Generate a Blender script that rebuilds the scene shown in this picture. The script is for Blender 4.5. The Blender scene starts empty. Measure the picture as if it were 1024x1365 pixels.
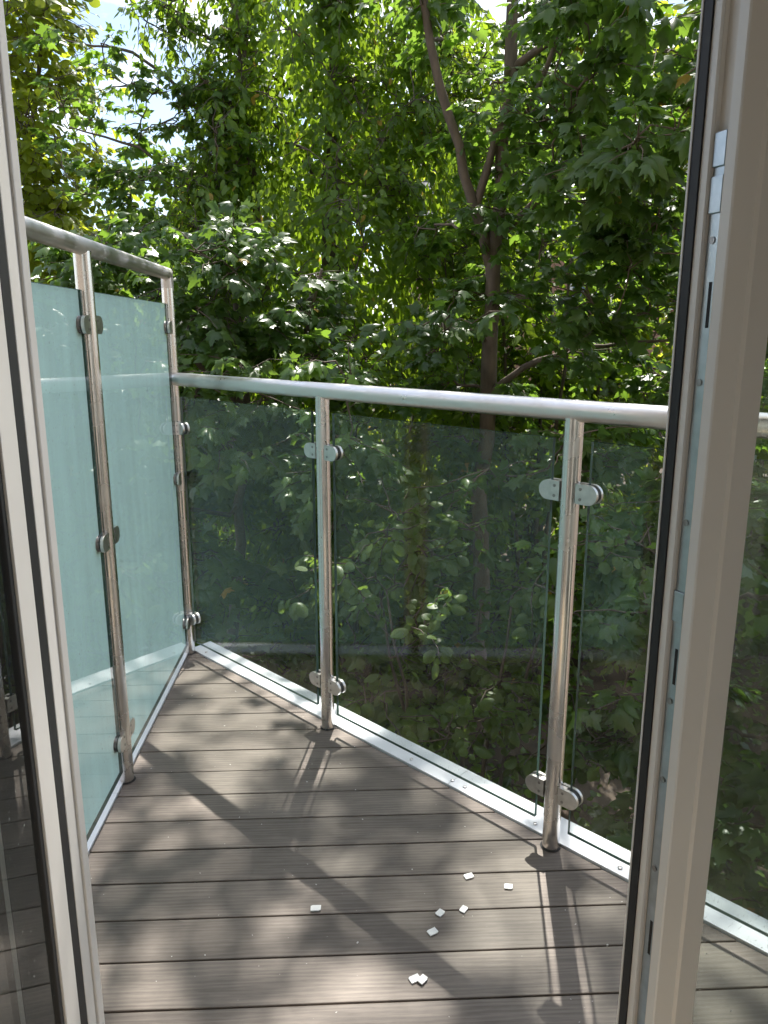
import bpy, bmesh, math, random
import numpy as np
from mathutils import Vector, Matrix

R = math.radians
scn = bpy.context.scene
COL = scn.collection

# ------------------------------------------------------------------ camera, sky, sun, exposure
EYE = 1.25
cam_d = bpy.data.cameras.new('camera')
cam = bpy.data.objects.new('camera', cam_d)
COL.objects.link(cam)
cam.location = (0, 0, EYE)
cam.rotation_euler = (R(90 - 13.1), 0, 0)
cam_d.sensor_fit = 'VERTICAL'
cam_d.sensor_height = 36.0
cam_d.lens = 36.0 * 1025 / 1365
cam_d.clip_start = 0.02
cam_d.clip_end = 2000
scn.camera = cam

SUN_EL, SUN_AZ = 60.0, 6.9          # azimuth measured from +Y towards +X
world = bpy.data.worlds.new('World')
scn.world = world
world.use_nodes = True
wn, wl = world.node_tree.nodes, world.node_tree.links
wn.clear()
w_out = wn.new('ShaderNodeOutputWorld')
w_bg = wn.new('ShaderNodeBackground')
w_bg.inputs['Strength'].default_value = 0.12
sky = wn.new('ShaderNodeTexSky')
sky.sky_type = 'NISHITA'
sky.sun_disc = False
sky.sun_elevation = R(SUN_EL)
sky.sun_rotation = R(SUN_AZ)
w_tc = wn.new('ShaderNodeTexCoord')
w_map = wn.new('ShaderNodeMapping')
w_map.inputs['Scale'].default_value = (1, 1, 2.2)
w_ns = wn.new('ShaderNodeTexNoise')
w_ns.inputs['Scale'].default_value = 5.0
w_ns.inputs['Detail'].default_value = 7
w_ns.inputs['Roughness'].default_value = 0.55
w_rp = wn.new('ShaderNodeValToRGB')
w_rp.color_ramp.elements[0].position = 0.46
w_rp.color_ramp.elements[1].position = 0.62
w_mx = wn.new('ShaderNodeMix')
w_mx.data_type = 'RGBA'
w_mx.inputs[7].default_value = (9.0, 9.2, 9.5, 1)
wl.new(w_tc.outputs['Generated'], w_map.inputs['Vector'])
wl.new(w_map.outputs['Vector'], w_ns.inputs['Vector'])
wl.new(w_ns.outputs['Fac'], w_rp.inputs['Fac'])
wl.new(w_rp.outputs['Color'], w_mx.inputs[0])
wl.new(sky.outputs['Color'], w_mx.inputs[6])
wl.new(w_mx.outputs[2], w_bg.inputs['Color'])
wl.new(w_bg.outputs['Background'], w_out.inputs['Surface'])

sun_d = bpy.data.lights.new('sun', 'SUN')
sun_d.energy = 5.0
sun_d.angle = R(0.53)
sun_d.color = (1.0, 0.955, 0.88)
sun = bpy.data.objects.new('sun', sun_d)
COL.objects.link(sun)
ce = math.cos(R(SUN_EL))
TO_SUN = Vector((ce * math.sin(R(SUN_AZ)), ce * math.cos(R(SUN_AZ)), math.sin(R(SUN_EL))))
sun.rotation_euler = TO_SUN.to_track_quat('Z', 'Y').to_euler()
sun.location = (3, 12, 20)

vs = scn.view_settings
vs.view_transform = 'Standard'
vs.look = 'None'
vs.exposure = 1.05
vs.gamma = 1.0
vs.use_curve_mapping = False
scn.render.engine = 'CYCLES'
cy = scn.cycles
cy.use_denoising = True
cy.max_bounces = 6
cy.use_adaptive_sampling = True
cy.adaptive_threshold = 0.03
cy.transparent_max_bounces = 16
cy.transmission_bounces = 8
cy.diffuse_bounces = 3
cy.glossy_bounces = 4
cy.sample_clamp_indirect = 6.0
cy.caustics_reflective = False
cy.caustics_refractive = False

# ------------------------------------------------------------------ materials
MATS = {}


def nodes(name):
    m = bpy.data.materials.new(name)
    m.use_nodes = True
    n, l = m.node_tree.nodes, m.node_tree.links
    n.clear()
    out = n.new('ShaderNodeOutputMaterial')
    MATS[name] = m
    return m, n, l, out


def N(n, t, **kw):
    x = n.new('ShaderNode' + t)
    for k, v in kw.items():
        if k in x.inputs:
            x.inputs[k].default_value = v
        else:
            setattr(x, k, v)
    return x


def plain(name, col, rough=0.5, metal=0.0, var=0.0, vscale=8.0, bump=0.0, bscale=120.0, stretch=(1, 1, 1), spec=0.5):
    m, n, l, out = nodes(name)
    p = N(n, 'BsdfPrincipled', Roughness=rough, Metallic=metal)
    p.inputs['Specular IOR Level'].default_value = spec
    p.inputs['Base Color'].default_value = (*col, 1)
    tc = N(n, 'TexCoord')
    mp = N(n, 'Mapping')
    mp.inputs['Scale'].default_value = stretch
    l.new(tc.outputs['Object'], mp.inputs['Vector'])
    if var > 0:
        ns = N(n, 'TexNoise', Scale=vscale, Detail=6.0)
        l.new(mp.outputs['Vector'], ns.inputs['Vector'])
        mr = N(n, 'MapRange')
        mr.inputs[1].default_value = 0.3
        mr.inputs[2].default_value = 0.7
        mr.inputs[3].default_value = 1 - var
        mr.inputs[4].default_value = 1 + var
        l.new(ns.outputs['Fac'], mr.inputs[0])
        mx = N(n, 'MixRGB', blend_type='MULTIPLY')
        mx.inputs[0].default_value = 1
        mx.inputs[1].default_value = (*col, 1)
        l.new(mr.outputs[0], mx.inputs[2])
        l.new(mx.outputs[0], p.inputs['Base Color'])
        rr = N(n, 'MapRange')
        rr.inputs[3].default_value = max(0.02, rough * 0.75)
        rr.inputs[4].default_value = min(1, rough * 1.3)
        l.new(ns.outputs['Fac'], rr.inputs[0])
        l.new(rr.outputs[0], p.inputs['Roughness'])
    if bump > 0:
        nb = N(n, 'TexNoise', Scale=bscale, Detail=3.0)
        l.new(mp.outputs['Vector'], nb.inputs['Vector'])
        b = N(n, 'Bump', Strength=bump, Distance=0.002)
        l.new(nb.outputs['Fac'], b.inputs['Height'])
        l.new(b.outputs['Normal'], p.inputs['Normal'])
    l.new(p.outputs[0], out.inputs['Surface'])
    return m


def schlick(n, l, r0=0.04, scale=1.0):
    g = N(n, 'NewGeometry')
    d = N(n, 'VectorMath', operation='DOT_PRODUCT')
    l.new(g.outputs['Normal'], d.inputs[0])
    l.new(g.outputs['Incoming'], d.inputs[1])
    a = N(n, 'Math', operation='ABSOLUTE')
    l.new(d.outputs['Value'], a.inputs[0])
    s = N(n, 'Math', operation='SUBTRACT')
    s.inputs[0].default_value = 1
    s.use_clamp = True
    l.new(a.outputs[0], s.inputs[1])
    p = N(n, 'Math', operation='POWER')
    l.new(s.outputs[0], p.inputs[0])
    p.inputs[1].default_value = 5
    m = N(n, 'Math', operation='MULTIPLY_ADD')
    l.new(p.outputs[0], m.inputs[0])
    m.inputs[1].default_value = (1 - r0) * scale
    m.inputs[2].default_value = r0
    return m.outputs[0]


def glass_mat(name, tint, dirt=0.02, r0=0.04):
    m, n, l, out = nodes(name)
    tr = N(n, 'BsdfTransparent')
    tr.inputs['Color'].default_value = (*tint, 1)
    gl = N(n, 'BsdfGlossy', Roughness=0.0)
    gl.inputs['Color'].default_value = (1, 1, 1, 1)
    mx = N(n, 'MixShader')
    l.new(schlick(n, l, r0), mx.inputs[0])
    l.new(tr.outputs[0], mx.inputs[1])
    l.new(gl.outputs[0], mx.inputs[2])
    # a thin film of dust and dried droplets
    tc = N(n, 'TexCoord')
    n1 = N(n, 'TexNoise', Scale=170.0, Detail=2.0)
    n2 = N(n, 'TexNoise', Scale=5.0, Detail=5.0)
    l.new(tc.outputs['Object'], n1.inputs['Vector'])
    l.new(tc.outputs['Object'], n2.inputs['Vector'])
    r1 = N(n, 'MapRange')
    r1.inputs[1].default_value = 0.67
    r1.inputs[2].default_value = 0.78
    r1.inputs[3].default_value = 0.0
    r1.inputs[4].default_value = 0.45
    l.new(n1.outputs['Fac'], r1.inputs[0])
    r2 = N(n, 'MapRange')
    r2.inputs[1].default_value = 0.35
    r2.inputs[2].default_value = 0.75
    r2.inputs[3].default_value = dirt * 0.4
    r2.inputs[4].default_value = dirt * 1.8
    l.new(n2.outputs['Fac'], r2.inputs[0])
    ad = N(n, 'Math', operation='ADD')
    l.new(r1.outputs[0], ad.inputs[0])
    l.new(r2.outputs[0], ad.inputs[1])
    df = N(n, 'BsdfDiffuse')
    df.inputs['Color'].default_value = (0.55, 0.58, 0.56, 1)
    m2 = N(n, 'MixShader')
    l.new(ad.outputs[0], m2.inputs[0])
    l.new(mx.outputs[0], m2.inputs[1])
    l.new(df.outputs[0], m2.inputs[2])
    l.new(m2.outputs[0], out.inputs['Surface'])
    return m


def frosted_mat(name):
    m, n, l, out = nodes(name)
    tl = N(n, 'BsdfTranslucent')
    tl.inputs['Color'].default_value = (0.66, 0.95, 0.925, 1)
    df = N(n, 'BsdfDiffuse')
    df.inputs['Color'].default_value = (0.50, 0.79, 0.765, 1)
    mx = N(n, 'MixShader')
    mx.inputs[0].default_value = 0.45
    tc = N(n, 'TexCoord')
    mp = N(n, 'Mapping')
    mp.inputs['Scale'].default_value = (9, 9, 1.1)
    l.new(tc.outputs['Object'], mp.inputs['Vector'])
    ns = N(n, 'TexNoise', Scale=1.6, Detail=7.0, Roughness=0.62)
    l.new(mp.outputs['Vector'], ns.inputs['Vector'])
    mr = N(n, 'MapRange')
    mr.inputs[1].default_value = 0.3
    mr.inputs[2].default_value = 0.7
    mr.inputs[3].default_value = 0.90
    mr.inputs[4].default_value = 1.06
    l.new(ns.outputs['Fac'], mr.inputs[0])
    for sh, nd in ((tl, tl), (df, df)):
        mu = N(n, 'MixRGB', blend_type='MULTIPLY')
        mu.inputs[0].default_value = 1
        mu.inputs[1].default_value = tuple(nd.inputs['Color'].default_value)
        l.new(mr.outputs[0], mu.inputs[2])
        l.new(mu.outputs[0], nd.inputs['Color'])
    l.new(tl.outputs[0], mx.inputs[1])
    l.new(df.outputs[0], mx.inputs[2])
    l.new(mx.outputs[0], out.inputs['Surface'])
    return m


def edge_mat(name):
    m, n, l, out = nodes(name)
    tl = N(n, 'BsdfTranslucent')
    tl.inputs['Color'].default_value = (0.08, 0.15, 0.13, 1)
    p = N(n, 'BsdfPrincipled', Roughness=0.25)
    p.inputs['Base Color'].default_value = (0.012, 0.035, 0.028, 1)
    mx = N(n, 'MixShader')
    mx.inputs[0].default_value = 0.5
    l.new(tl.outputs[0], mx.inputs[1])
    l.new(p.outputs[0], mx.inputs[2])
    l.new(mx.outputs[0], out.inputs['Surface'])
    return m


def steel_mat(name, base=0.62, rough=0.24, axis=2):
    m, n, l, out = nodes(name)
    p = N(n, 'BsdfPrincipled', Roughness=rough, Metallic=1.0)
    p.inputs['Base Color'].default_value = (base, base * 0.975, base * 0.94, 1)
    p.inputs['Anisotropic'].default_value = 0.35
    tc = N(n, 'TexCoord')
    mp = N(n, 'Mapping')
    sc = [260.0, 260.0, 260.0]
    sc[axis] = 3.0
    mp.inputs['Scale'].default_value = sc
    l.new(tc.outputs['Object'], mp.inputs['Vector'])
    ns = N(n, 'TexNoise', Scale=1.0, Detail=3.0)
    l.new(mp.outputs['Vector'], ns.inputs['Vector'])
    b = N(n, 'Bump', Strength=0.10, Distance=0.001)
    l.new(ns.outputs['Fac'], b.inputs['Height'])
    l.new(b.outputs['Normal'], p.inputs['Normal'])
    n2 = N(n, 'TexNoise', Scale=14.0, Detail=6.0)
    l.new(tc.outputs['Object'], n2.inputs['Vector'])
    mr = N(n, 'MapRange')
    mr.inputs[1].default_value = 0.3
    mr.inputs[2].default_value = 0.75
    mr.inputs[3].default_value = rough * 0.8
    mr.inputs[4].default_value = rough * 1.7
    l.new(n2.outputs['Fac'], mr.inputs[0])
    l.new(mr.outputs[0], p.inputs['Roughness'])
    l.new(p.outputs[0], out.inputs['Surface'])
    return m


def deck_mat():
    m, n, l, out = nodes('deck_composite')
    p = N(n, 'BsdfPrincipled', Roughness=0.55)
    p.inputs['Specular IOR Level'].default_value = 0.35
    tc = N(n, 'TexCoord')
    oi = N(n, 'ObjectInfo')
    cb = N(n, 'CombineXYZ')
    ml = N(n, 'Math', operation='MULTIPLY')
    ml.inputs[1].default_value = 37.0
    l.new(oi.outputs['Random'], ml.inputs[0])
    l.new(ml.outputs[0], cb.inputs['X'])
    ad = N(n, 'VectorMath', operation='ADD')
    l.new(tc.outputs['Object'], ad.inputs[0])
    l.new(cb.outputs[0], ad.inputs[1])

    def noise(scale, sc, det=5.0, ro=0.6):
        mp = N(n, 'Mapping')
        mp.inputs['Scale'].default_value = sc
        l.new(ad.outputs[0], mp.inputs['Vector'])
        x = N(n, 'TexNoise', Scale=scale, Detail=det, Roughness=ro)
        l.new(mp.outputs['Vector'], x.inputs['Vector'])
        return x.outputs['Fac']
    streak = noise(1.0, (7, 190, 40), 4.0)
    fine = noise(1.0, (30, 620, 60), 3.0, 0.7)
    blotch = noise(6.0, (0.8, 1.6, 1), 6.0)
    # wavy sawn-grain figure
    mpw = N(n, 'Mapping')
    mpw.inputs['Scale'].default_value = (0.9, 9, 1)
    l.new(ad.outputs[0], mpw.inputs['Vector'])
    wv = N(n, 'TexWave', Scale=3.2, Distortion=7.0, Detail=3.0)
    wv.inputs['Detail Scale'].default_value = 1.4
    wv.bands_direction = 'Y'
    l.new(mpw.outputs['Vector'], wv.inputs['Vector'])
    rp = N(n, 'ValToRGB')
    e = rp.color_ramp.elements
    e[0].position, e[0].color = 0.36, (0.118, 0.098, 0.083, 1)
    e[1].position, e[1].color = 0.66, (0.262, 0.222, 0.188, 1)
    s1 = N(n, 'Mix')
    s1.inputs[0].default_value = 0.45
    l.new(streak, s1.inputs[2])
    l.new(fine, s1.inputs[3])
    s2 = N(n, 'Mix')
    s2.inputs[0].default_value = 0.14
    l.new(s1.outputs[0], s2.inputs[2])
    l.new(wv.outputs['Fac'], s2.inputs[3])
    s3 = N(n, 'Mix')
    s3.inputs[0].default_value = 0.36
    l.new(s2.outputs[0], s3.inputs[2])
    l.new(blotch, s3.inputs[3])
    l.new(s3.outputs[0], rp.inputs['Fac'])
    # board to board tone
    mr = N(n, 'MapRange')
    mr.inputs[3].default_value = 0.82
    mr.inputs[4].default_value = 1.13
    l.new(oi.outputs['Random'], mr.inputs[0])
    mx = N(n, 'MixRGB', blend_type='MULTIPLY')
    mx.inputs[0].default_value = 1
    l.new(rp.outputs[0], mx.inputs[1])
    l.new(mr.outputs[0], mx.inputs[2])
    # pale dust specks
    sp = N(n, 'TexNoise', Scale=95.0, Detail=1.0)
    l.new(tc.outputs['Object'], sp.inputs['Vector'])
    sr = N(n, 'MapRange')
    sr.inputs[1].default_value = 0.77
    sr.inputs[2].default_value = 0.80
    l.new(sp.outputs['Fac'], sr.inputs[0])
    mx2 = N(n, 'MixRGB')
    mx2.inputs[2].default_value = (0.6, 0.58, 0.55, 1)
    l.new(sr.outputs[0], mx2.inputs[0])
    l.new(mx.outputs[0], mx2.inputs[1])
    l.new(mx2.outputs[0], p.inputs['Base Color'])
    b = N(n, 'Bump', Strength=0.22, Distance=0.0010)
    l.new(s2.outputs[0], b.inputs['Height'])
    l.new(b.outputs['Normal'], p.inputs['Normal'])
    l.new(p.outputs[0], out.inputs['Surface'])
    return m


def leaf_mat(name, dark, lite, old, trans, tl_fac=0.42, rough=0.38):
    """tone: 0..1 a leaf's own shade; above .97 a yellowed one"""
    m, n, l, out = nodes(name)
    at = N(n, 'Attribute', attribute_name='tone')
    rp = N(n, 'ValToRGB')
    e = rp.color_ramp.elements
    e[0].position, e[0].color = 0.0, (*dark, 1)
    e[1].position, e[1].color = 0.96, (*lite, 1)
    e2 = e.new(0.985)
    e2.color = (*old, 1)
    l.new(at.outputs['Fac'], rp.inputs['Fac'])
    tc = N(n, 'TexCoord')
    ns = N(n, 'TexNoise', Scale=35.0, Detail=3.0)
    l.new(tc.outputs['Object'], ns.inputs['Vector'])
    mr = N(n, 'MapRange')
    mr.inputs[1].default_value = 0.3
    mr.inputs[2].default_value = 0.7
    mr.inputs[3].default_value = 0.8
    mr.inputs[4].default_value = 1.2
    l.new(ns.outputs['Fac'], mr.inputs[0])
    mx = N(n, 'MixRGB', blend_type='MULTIPLY')
    mx.inputs[0].default_value = 1
    l.new(rp.outputs[0], mx.inputs[1])
    l.new(mr.outputs[0], mx.inputs[2])
    p = N(n, 'BsdfPrincipled', Roughness=rough)
    p.inputs['Specular IOR Level'].default_value = 0.5
    l.new(mx.outputs[0], p.inputs['Base Color'])
    t = N(n, 'BsdfTranslucent')
    rp2 = N(n, 'ValToRGB')
    f = rp2.color_ramp.elements
    f[0].position, f[0].color = 0.0, (trans[0] * 0.7, trans[1] * 0.75, trans[2] * 0.7, 1)
    f[1].position, f[1].color = 0.96, (*trans, 1)
    f2 = f.new(0.985)
    f2.color = (0.6, 0.42, 0.06, 1)
    l.new(at.outputs['Fac'], rp2.inputs['Fac'])
    l.new(rp2.outputs[0], t.inputs['Color'])
    ms = N(n, 'MixShader')
    ms.inputs[0].default_value = tl_fac
    l.new(p.outputs[0], ms.inputs[1])
    l.new(t.outputs[0], ms.inputs[2])
    l.new(ms.outputs[0], out.inputs['Surface'])
    return m


deck_mat()
glass_mat('clear_glass', (0.93, 0.948, 0.937), 0.004, 0.030)
glass_mat('door_glass', (0.90, 0.93, 0.91), 0.012, 0.05)
glass_mat('satin_front', (0.95, 0.975, 0.97), 0.012, 0.05)
frosted_mat('satin_back')
edge_mat('glass_edge')
steel_mat('steel_vertical', base=0.72, rough=0.21, axis=2)
steel_mat('steel_rail', base=0.74, rough=0.32, axis=0)
steel_mat('steel_screen_rail', base=0.68, rough=0.42, axis=1)
plain('steel_cast', (0.60, 0.59, 0.57), 0.34, 1.0, var=0.12, vscale=60, bump=0.15, bscale=500)
plain('screw_steel', (0.30, 0.29, 0.28), 0.4, 1.0)
plain('rubber', (0.012, 0.012, 0.013), 0.6)
plain('trim_white', (0.83, 0.86, 0.89), 0.30, 0.25, var=0.07, vscale=12, bump=0.05, bscale=60)
plain('upvc', (0.80, 0.77, 0.72), 0.38, 0.0, var=0.03, vscale=5, bump=0.02, bscale=400)
plain('upvc_shaded', (0.80, 0.745, 0.665), 0.42, 0.0, var=0.03, vscale=5, bump=0.02, bscale=400)  # beiger copy of the white plastic, room-side shade put into the colour
plain('zinc', (0.40, 0.44, 0.46), 0.34, 1.0, var=0.15, vscale=50)
plain('hole_shade_black', (0.01, 0.01, 0.01), 0.7)  # black colour painted in for the darkness inside holes
plain('chip_white', (0.82, 0.82, 0.80), 0.45)
plain('joist_dark', (0.03, 0.028, 0.025), 0.9)
plain('render_wall', (0.30, 0.25, 0.21), 0.85, var=0.08, vscale=4, bump=0.4, bscale=90)
plain('room_paint', (0.82, 0.79, 0.73), 0.8, var=0.02)
plain('room_floor_wood', (0.45, 0.36, 0.26), 0.5, var=0.2, vscale=6, stretch=(1, 8, 1))
plain('soil', (0.085, 0.06, 0.042), 0.95, var=0.45, vscale=3.5, bump=0.8, bscale=30)
plain('bark', (0.10, 0.08, 0.06), 0.9, var=0.35, vscale=18, bump=0.7, bscale=55, stretch=(1, 1, 0.25))
plain('bark_pale', (0.14, 0.108, 0.08), 0.9, var=0.35, vscale=18, bump=0.6, bscale=55, stretch=(1, 1, 0.3))
plain('brick_far', (0.34, 0.20, 0.14), 0.9, var=0.2, vscale=10)
plain('slate', (0.10, 0.10, 0.105), 0.95, var=0.25, vscale=4)
plain('paint_far', (0.75, 0.75, 0.73), 0.6)
plain('pane_far', (0.10, 0.16, 0.22), 0.08)
leaf_mat('maple_leaf', (0.042, 0.088, 0.026), (0.085, 0.150, 0.036), (0.32, 0.22, 0.03), (0.28, 0.46, 0.05), 0.48, 0.32)
leaf_mat('vine_leaf', (0.048, 0.100, 0.010), (0.105, 0.180, 0.016), (0.36, 0.24, 0.03), (0.42, 0.60, 0.035), 0.52, 0.40)
leaf_mat('lime_leaf', (0.080, 0.120, 0.012), (0.150, 0.200, 0.022), (0.36, 0.26, 0.03), (0.62, 0.70, 0.05), 0.58, 0.42)
leaf_mat('hazel_leaf', (0.050, 0.095, 0.020), (0.100, 0.155, 0.032), (0.34, 0.24, 0.03), (0.34, 0.50, 0.06), 0.48, 0.42)
leaf_mat('far_leaf', (0.040, 0.080, 0.014), (0.090, 0.150, 0.022), (0.20, 0.16, 0.03), (0.30, 0.46, 0.035), 0.48, 0.42)

# ------------------------------------------------------------------ mesh helpers


def link(name, me, mat=None, parent=None, loc=(0, 0, 0)):
    o = bpy.data.objects.new(name, me)
    COL.objects.link(o)
    o.location = loc
    if parent is not None:
        o.parent = parent
    if mat is not None and me is not None and not me.materials:
        me.materials.append(MATS[mat])
    return o


def empty(name, loc=(0, 0, 0), rz=0.0):
    o = bpy.data.objects.new(name, None)
    o.empty_display_size = 0.1
    COL.objects.link(o)
    o.location = loc
    o.rotation_euler = (0, 0, rz)
    return o


def tag(o, label=None, cat=None, group=None, kind=None):
    if label:
        o['label'] = label
    if cat:
        o['category'] = cat
    if group:
        o['group'] = group
    if kind:
        o['kind'] = kind
    return o


def mesh_from_bm(name, bm, smooth=False):
    bmesh.ops.recalc_face_normals(bm, faces=bm.faces)
    me = bpy.data.meshes.new(name)
    bm.to_mesh(me)
    bm.free()
    if smooth:
        for p in me.polygons:
            p.use_smooth = True
    return me


def prism(name, poly, z0, z1, mat, parent=None, bevel=0.0, loc=(0, 0, 0)):
    """extrude a plan outline upwards"""
    bm = bmesh.new()
    lo = [bm.verts.new((x, y, z0)) for x, y in poly]
    hi = [bm.verts.new((x, y, z1)) for x, y in poly]
    k = len(poly)
    bm.faces.new(lo[::-1])
    bm.faces.new(hi)
    for i in range(k):
        j = (i + 1) % k
        bm.faces.new((lo[i], lo[j], hi[j], hi[i]))
    bmesh.ops.recalc_face_normals(bm, faces=bm.faces)
    if bevel > 0:
        bmesh.ops.bevel(bm, geom=[e for e in bm.edges], offset=bevel, segments=2, affect='EDGES', profile=0.5)
    return link(name, mesh_from_bm(name, bm), mat, parent, loc)


def box(name, x0, x1, y0, y1, z0, z1, mat, parent=None, bevel=0.0, loc=(0, 0, 0)):
    return prism(name, [(x0, y0), (x1, y0), (x1, y1), (x0, y1)], z0, z1, mat, parent, bevel, loc)


def tube_bm(bm, pts, radii, seg=16, cap=True):
    pts = [Vector(p) for p in pts]
    rings = []
    prev = None
    for i, p in enumerate(pts):
        if i == 0:
            d = pts[1] - pts[0]
        elif i == len(pts) - 1:
            d = pts[-1] - pts[-2]
        else:
            d = (pts[i + 1] - p).normalized() + (p - pts[i - 1]).normalized()
        d.normalize()
        if prev is None:
            ref = Vector((0, 0, 1)) if abs(d.z) < 0.9 else Vector((1, 0, 0))
            a = d.cross(ref).normalized()
        else:
            a = (prev - d * prev.dot(d)).normalized()
        prev = a
        b = d.cross(a)
        r = radii[i] if hasattr(radii, '__len__') else radii
        # widen at mitres
        if 0 < i < len(pts) - 1 and not hasattr(radii, '__len__'):
            c = max(0.3, d.dot((p - pts[i - 1]).normalized()))
            ax = (p - pts[i - 1]).normalized() - (pts[i + 1] - p).normalized()
            if ax.length > 1e-4:
                ax.normalize()
                ring = []
                for k in range(seg):
                    t = 2 * math.pi * k / seg
                    v = (a * math.cos(t) + b * math.sin(t)) * r
                    v = v + ax * v.dot(ax) * (1 / c - 1)
                    ring.append(bm.verts.new(p + v))
                rings.append(ring)
                continue
        rings.append([bm.verts.new(p + (a * math.cos(2 * math.pi * k / seg) + b * math.sin(2 * math.pi * k / seg)) * r) for k in range(seg)])
    for i in range(len(rings) - 1):
        for k in range(seg):
            bm.faces.new((rings[i][k], rings[i][(k + 1) % seg], rings[i + 1][(k + 1) % seg], rings[i + 1][k]))
    if cap:
        bm.faces.new(rings[0][::-1])
        bm.faces.new(rings[-1])


def tube(name, pts, r, mat, parent=None, seg=28):
    bm = bmesh.new()
    tube_bm(bm, pts, r, seg)
    me = mesh_from_bm(name, bm, True)
    me.set_sharp_from_angle(angle=R(35))
    return link(name, me, mat, parent)


# ------------------------------------------------------------------ the balcony's own frame
PHI = R(2.6)
E1 = Vector((math.cos(PHI), math.sin(PHI), 0))
E2 = Vector((-math.sin(PHI), math.cos(PHI), 0))


def uw(x, y):
    return (x * E1.x + y * E1.y, x * E2.x + y * E2.y)


FACADE = 1.03          # w of the outer wall face
PC = Vector((-0.780, 2.880, 0))      # corner post
DIRF = Vector((1, -1, 0)).normalized()
OUTF = Vector((1, 1, 0)).normalized()
SP = 0.846
P2 = PC + DIRF * SP
P3 = PC + DIRF * SP * 2
P4 = PC + DIRF * SP * 3 - DIRF * 0.06
DIRS = -E2                            # along the screen, towards the house
OUTS = -E1
T1 = PC + DIRS * 0.905
T2 = PC + DIRS * 1.80


def clip(poly, nx, ny, c):
    """keep nx*x+ny*y <= c"""
    out = []
    k = len(poly)
    for i in range(k):
        a, b = poly[i], poly[(i + 1) % k]
        da, db = nx * a[0] + ny * a[1] - c, nx * b[0] + ny * b[1] - c
        if da <= 0:
            out.append(a)
        if (da < 0 < db) or (db < 0 < da):
            t = da / (da - db)
            out.append((a[0] + (b[0] - a[0]) * t, a[1] + (b[1] - a[1]) * t))
    return out


# ---- deck
deck_me = bpy.data.meshes.new('deck')
deck = link('deck', deck_me)
deck.rotation_euler = (0, 0, PHI)
tag(deck, kind='structure')
c_uw = uw(PC.x, PC.y)
LEFT_U = c_uw[0] - 0.003              # deck edge under the screen
fn = (OUTF.dot(E1), OUTF.dot(E2))     # railing normal in (u,w)
fc = PC.dot(OUTF) + 0.016


def inside(poly):
    poly = clip(poly, -1, 0, -LEFT_U)
    if len(poly) > 2:
        poly = clip(poly, fn[0], fn[1], fc)
    return poly


sub = inside([(-3, FACADE + 0.004), (3, FACADE + 0.004), (3, 4), (-3, 4)])
bm = bmesh.new()
lo = [bm.verts.new((x, y, -0.20)) for x, y in sub]
hi = [bm.verts.new((x, y, -0.032)) for x, y in sub]
bm.faces.new(lo)
bm.faces.new(hi)
for i in range(len(sub)):
    j = (i + 1) % len(sub)
    bm.faces.new((lo[i], lo[j], hi[j], hi[i]))
bmesh.ops.recalc_face_normals(bm, faces=bm.faces)
bm.to_mesh(deck_me)
bm.free()
deck_me.materials.append(MATS['joist_dark'])
PITCH = 0.1169
rnd = random.Random(4)
for k in range(-2, 17):
    w0 = 1.224 + k * PITCH + 0.0018
    w1 = 1.224 + (k + 1) * PITCH - 0.0018
    w0 = max(w0, FACADE + 0.006)
    if w1 - w0 < 0.02:
        continue
    poly = inside([(-3, w0), (3, w0), (3, w1), (-3, w1)])
    if len(poly) < 3:
        continue
    z = rnd.uniform(-0.0006, 0.0006)
    bm = bmesh.new()
    cx_ = sum(p[0] for p in poly) / len(poly)
    cy_ = sum(p[1] for p in poly) / len(poly)
    # chamfer only the long edges: shrink in w
    def sh(p, d):
        return (p[0], min(max(p[1], w0 + d), w1 - d))
    rings = [[bm.verts.new((*sh(p, d), z + zz)) for p in poly] for d, zz in ((0, -0.024), (0, -0.0022), (0.0007, -0.0006), (0.0020, 0.0))]
    bm.faces.new(rings[0][::-1])
    bm.faces.new(rings[-1])
    m_ = len(poly)
    for a, b in zip(rings, rings[1:]):
        for i in range(m_):
            j = (i + 1) % m_
            bm.faces.new((a[i], a[j], b[j], b[i]))
    link('deck_board', mesh_from_bm('deck_board', bm), 'deck_composite', deck)

# ---- metal edge trims, each laid in lengths


def trim(name, label, origin, d, outw, lengths, a0, b0, b1, riv):
    root = empty(name, origin, math.atan2(d.y, d.x))
    tag(root, label, 'edge trim')
    # local x along d ; outward is +y or -y
    sgn = 1 if Vector((-d.y, d.x, 0)).dot(outw) > 0 else -1
    x = a0
    for L in lengths:
        pr = [(b0, -0.03), (b0, 0.0065), (b1 - 0.004, 0.0115), (b1, 0.009), (b1, -0.16), (b1 - 0.003, -0.16), (b1 - 0.003, 0.006), (b0 + 0.002, 0.003), (b0 + 0.002, -0.03)]
        bm = bmesh.new()
        A = [bm.verts.new((x + 0.0008, sgn * p, q)) for p, q in pr]
        B = [bm.verts.new((x + L - 0.0008, sgn * p, q)) for p, q in pr]
        bm.faces.new(A)
        bm.faces.new(B[::-1])
        for i in range(len(pr)):
            j = (i + 1) % len(pr)
            bm.faces.new((A[i], B[i], B[j], A[j]))
        seg = link('trim_length', mesh_from_bm('trim_length', bm), 'trim_white', root)
        for rx in riv:
            if x <= rx < x + L:
                bm = bmesh.new()
                yy = b0 + 0.020
                zz = 0.0075
                bmesh.ops.create_uvsphere(bm, u_segments=12, v_segments=6, radius=0.006,
                                          matrix=Matrix.Translation((rx, sgn * yy, zz + 0.0012)) @ Matrix.Diagonal((1, 1, 0.45, 1)))
                link('rivet', mesh_from_bm('rivet', bm, True), 'steel_cast', seg)
        x += L
    return root


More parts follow.
